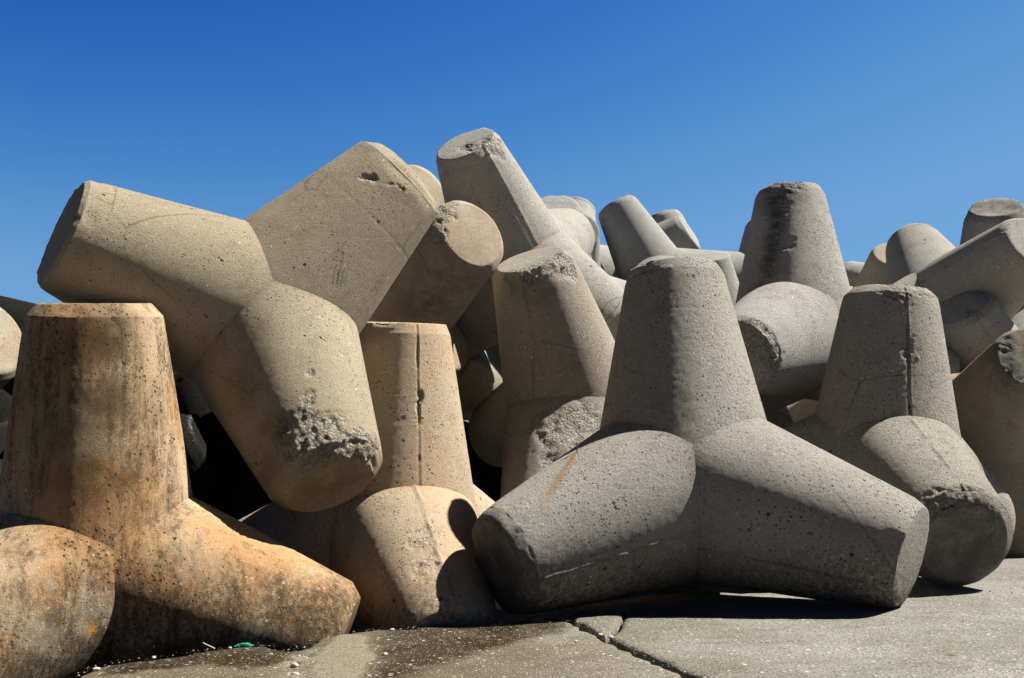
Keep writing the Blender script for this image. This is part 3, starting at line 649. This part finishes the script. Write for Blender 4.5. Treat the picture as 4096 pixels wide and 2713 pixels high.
for i, (lab, x, y, r) in enumerate(pebs):
    tag(stone('pebble', (x, y, r*.35), r, sm.m, 20+i*3, (1.2, .9, .6)), lab, 'pebble', 'loose pebbles on the paving')
# concrete crumbs and grit gathered along the broken edge, in the joint and where the blocks stand
ico_v = np.array([(0, 0, 1), (.9, 0, .3), (.25, .85, .3), (-.75, .5, .2), (-.7, -.55, .3), (.3, -.85, .25), (0, 0, -.6)], float)
ico_f = [(0, 1, 2), (0, 2, 3), (0, 3, 4), (0, 4, 5), (0, 5, 1), (6, 2, 1), (6, 3, 2), (6, 4, 3), (6, 5, 4), (6, 1, 5)]
rg = np.random.RandomState(11); spots = []
def along(pts, n_, sp, r0_, r1_):
    pts = np.array(pts, float); L_ = np.r_[0, np.cumsum(np.hypot(*np.diff(pts, axis=0).T))]
    for q in rg.uniform(0, L_[-1], n_):
        spots.append((np.interp(q, L_, pts[:, 0])+rg.normal()*sp, np.interp(q, L_, pts[:, 1])+rg.normal()*sp*1.6, r0_+(r1_-r0_)*rg.rand()**4))
along(EDGE, 330, .030, .0020, .010); along([(.33, 6.6), (.42, 6.25), (.5, 5.85), (.58, 5.55), (.75, 4.95)], 120, .014, .002, .007)
along([(.35, 6.95), (.8, 7.15), (1.2, 7.1)], 160, .10, .002, .011); along([(1.6, 6.9), (2.0, 6.75), (2.5, 6.85), (2.7, 7.3)], 200, .08, .002, .010)
along([(3.0, 7.3), (3.5, 7.25), (3.9, 7.5)], 140, .07, .002, .010); along([(-1.14, 5.7), (-1.08, 5.3), (-1.0, 4.9)], 160, .03, .002, .012)
along([(-.6, 6.4), (0, 6.5), (.3, 6.5)], 90, .10, .002, .008); along([(-1.5, 4.9), (3.6, 5.4)], 160, .55, .0015, .006)
GVs = []; GFs = []
for x, y, r in spots:
    a = rg.uniform(0, 6.28); ca, sa = math.cos(a), math.sin(a); q = ico_v*(1+.35*rg.uniform(-1, 1, (7, 3)))*np.array([1, .8, .65])*r
    q = q@np.array([[ca, sa, 0], [-sa, ca, 0], [0, 0, 1]]); b0 = len(GVs)
    GVs += [tuple(v+np.array([x, y, r*.25+.002])) for v in q]; GFs += [tuple(b0+i for i in f) for f in ico_f]
gk = NT('grit'); gkp = gk.n('ShaderNodeNewGeometry'); gk.l(gk.mix(gk.ramp(gk.noise(gkp.outputs['Position'], 35, 2), .35, .65), (.08, .07, .052), (.24, .22, .185)), gk.b.inputs['Base Color']); gk.b.inputs['Roughness'].default_value = .9
tag(mesh_obj('grit', GVs, GFs, gk.m, None, False), 'concrete crumbs and grit scattered along the paving edge and round the tetrapod feet', 'grit', None, 'stuff')
# litter
def flat_mat(name, a, b, rough=.7):
    m = NT(name); m.l(m.mix(m.noise(m.n('ShaderNodeTexCoord').outputs['Object'], 60, 3), a, b), m.b.inputs['Base Color']); m.b.inputs['Roughness'].default_value = rough; return m.m
sv_, sf_ = lathe([(.004, 0), (.0055, .004), (.0055, .165), (.004, .17)], 10)
st = mesh_obj('stick', sv_+np.c_[.006*np.sin(sv_[:, 2]*14), 0*sv_[:, 2], 0*sv_[:, 2]], sf_, flat_mat('peeled_wood', (.62, .44, .34), (.52, .34, .25)))
st.rotation_euler = (R(8), R(-62), R(8)); st.location = (-1.645, 5.845, .0); st.scale = (.55, .55, .45)
tag(st, 'short peeled wooden stick poking up over the broken paving edge', 'stick')
# scrap of green netting: tangled strands
def tube(path, r, seg=5):
    V = []; F = []; path = np.array(path)
    for i, p in enumerate(path):
        t = path[min(i+1, len(path)-1)]-path[max(i-1, 0)]; t /= np.linalg.norm(t)+1e-9; a = np.cross(t, [.3, .2, 1]); a /= np.linalg.norm(a)+1e-9; b = np.cross(t, a)
        for q in range(seg): V.append(p+r*(math.cos(6.283*q/seg)*a+math.sin(6.283*q/seg)*b))
    for i in range(len(path)-1):
        for q in range(seg): F.append((i*seg+q, i*seg+(q+1) % seg, (i+1)*seg+(q+1) % seg, (i+1)*seg+q))
    return V, F
V = []; F = []
for k in range(34):
    t = np.linspace(0, 1, 22); ph = rs.uniform(0, 6, 4)
    px = (t-.5)*.15*rs.uniform(.5, 1)+.012*np.sin(9*t+ph[0]); py = .022*np.sin(7*t+ph[1]); pz = .004+.026*(1-(2*t-1)**2)*rs.uniform(.2, 1)+.005*np.sin(13*t+ph[2])
    v_, f_ = tube(np.c_[px, py, pz], .0022, 4); b0 = len(V); V += v_; F += [tuple(b0+i for i in f) for f in f_]
nt_ = mesh_obj('fishing_net_scrap', V, F, flat_mat('green_nylon', (.0, .30, .22), (.01, .42, .30), .5)); nt_.location = (-1.50, 5.90, .0); nt_.rotation_euler = (0, 0, R(8)); nt_.scale = (.62, .62, .62)
tag(nt_, 'scrap of tangled green fishing net on the broken paving edge', 'net')
# orange leaf
lx = np.linspace(-1, 1, 9); LV = []; LF = []
for i, x in enumerate(lx):
    w = .011*(1-abs(x)**1.6)+.0006
    for s in (-1, 0, 1): LV.append((x*.026, s*w, .004+.004*abs(s)+.003*math.sin(3*x)))
for i in range(8):
    for s in range(2): LF.append((i*3+s, (i+1)*3+s, (i+1)*3+s+1, i*3+s+1))
lf = mesh_obj('dry_leaf', LV, LF, flat_mat('orange_leaf', (.55, .20, .07), (.62, .28, .12))); lf.location = (2.109, 5.03, .012); lf.rotation_euler = (0, 0, R(-15))
tag(lf, 'small curled orange leaf on the sunlit paving at the right', 'leaf')

# ------------------------------------------------------------------ light, sky, camera
EL, AZ = R(50.5), R(6.5)             # sun: elevation, angle from +X towards +Y
sd = Vector((math.cos(EL)*math.cos(AZ), math.cos(EL)*math.sin(AZ), math.sin(EL)))
L = bpy.data.lights.new('sun', 'SUN'); L.energy = 12.; L.angle = R(.53); L.color = (1., .955, .86)
lo = bpy.data.objects.new('sun', L); COL.objects.link(lo); lo.rotation_euler = (-sd).to_track_quat('-Z', 'Y').to_euler(); lo.location = (8, 2, 12)
w = bpy.data.worlds.new('World'); sc.world = w; w.use_nodes = True; t = w.node_tree; t.nodes.clear()
sky = t.nodes.new('ShaderNodeTexSky'); sky.sky_type = 'NISHITA'; sky.sun_disc = False; sky.sun_elevation = EL; sky.sun_rotation = R(90)-AZ
sky.altitude = 0; sky.air_density = 1.; sky.dust_density = .25; sky.ozone_density = 3.
# a clear deep-blue sky: the physical sky graded per channel (deeper blue away from the sun and the horizon)
sep = t.nodes.new('ShaderNodeSeparateColor'); t.links.new(sky.outputs[0], sep.inputs[0]); cmb = t.nodes.new('ShaderNodeCombineColor')
def wm(op, a, b, clamp=False):
    x = t.nodes.new('ShaderNodeMath'); x.operation = op; x.use_clamp = clamp
    for i_, v_ in ((0, a), (1, b)):
        if isinstance(v_, (int, float)): x.inputs[i_].default_value = v_
        else: t.links.new(v_, x.inputs[i_])
    return x.outputs[0]
K = .06
tcw = t.nodes.new('ShaderNodeTexCoord'); spw = t.nodes.new('ShaderNodeSeparateXYZ'); t.links.new(tcw.outputs['Generated'], spw.inputs[0])
mr = t.nodes.new('ShaderNodeMapRange'); mr.interpolation_type = 'SMOOTHSTEP'; t.links.new(spw.outputs[2], mr.inputs[0])
for k_, v_ in ((1, .43), (2, .60), (3, 1.), (4, .06)): mr.inputs[k_].default_value = v_
up_ = mr.outputs[0]                          # sky dimmed overhead, above the view, to cut the ambient fill
mr2 = t.nodes.new('ShaderNodeMapRange'); mr2.interpolation_type = 'SMOOTHSTEP'; t.links.new(spw.outputs[1], mr2.inputs[0])
for k_, v_ in ((1, -.45), (2, .25), (3, .40), (4, 1.)): mr2.inputs[k_].default_value = v_
up_ = wm('MULTIPLY', up_, mr2.outputs[0])  # dimmed behind the camera as well, again to lower the fill
for ch, g_, in_, out_, cap_, s_, p_ in ((0, 3.2, .144, .148, .165, .070, 1.4), (1, 2.0, .229, .372, .39, .20, 1.5), (2, 1.3, .352, .69, .72, .37, 1.6)):
    q_ = wm('MULTIPLY', wm('POWER', wm('MULTIPLY', sep.outputs[ch], K/in_), g_), out_/s_)
    e_ = wm('EXPONENT', wm('MULTIPLY', wm('POWER', q_, p_), -1.), 0.)
    t.links.new(wm('MULTIPLY', wm('MULTIPLY', wm('SUBTRACT', 1., e_), cap_/K), up_), cmb.inputs[ch])
bg = t.nodes.new('ShaderNodeBackground'); bg.inputs[1].default_value = K; ow = t.nodes.new('ShaderNodeOutputWorld')
t.links.new(cmb.outputs[0], bg.inputs[0]); t.links.new(bg.outputs[0], ow.inputs[0])
cam = bpy.data.cameras.new('camera'); co = bpy.data.objects.new('camera', cam); COL.objects.link(co)
rx = Vector((.99963, .00075, -.02719)); uy = Vector((.02708, -.12143, .99223)); bz = Vector((-.00256, -.9926, -.12141))
Mx = Matrix((rx, uy, bz)).transposed().to_4x4(); Mx.translation = Vector((.03171, -.08473, .95883)); co.matrix_world = Mx
cam.sensor_fit = 'HORIZONTAL'; cam.sensor_width = 36; cam.lens = 2404.63/2367*36; cam.clip_start = .05; cam.clip_end = 8000
sc.camera = co
sc.view_settings.view_transform = 'Standard'; sc.view_settings.look = 'None'; sc.view_settings.exposure = 0; sc.view_settings.gamma = 1
sc.cycles.max_bounces = 4; sc.cycles.diffuse_bounces = 1
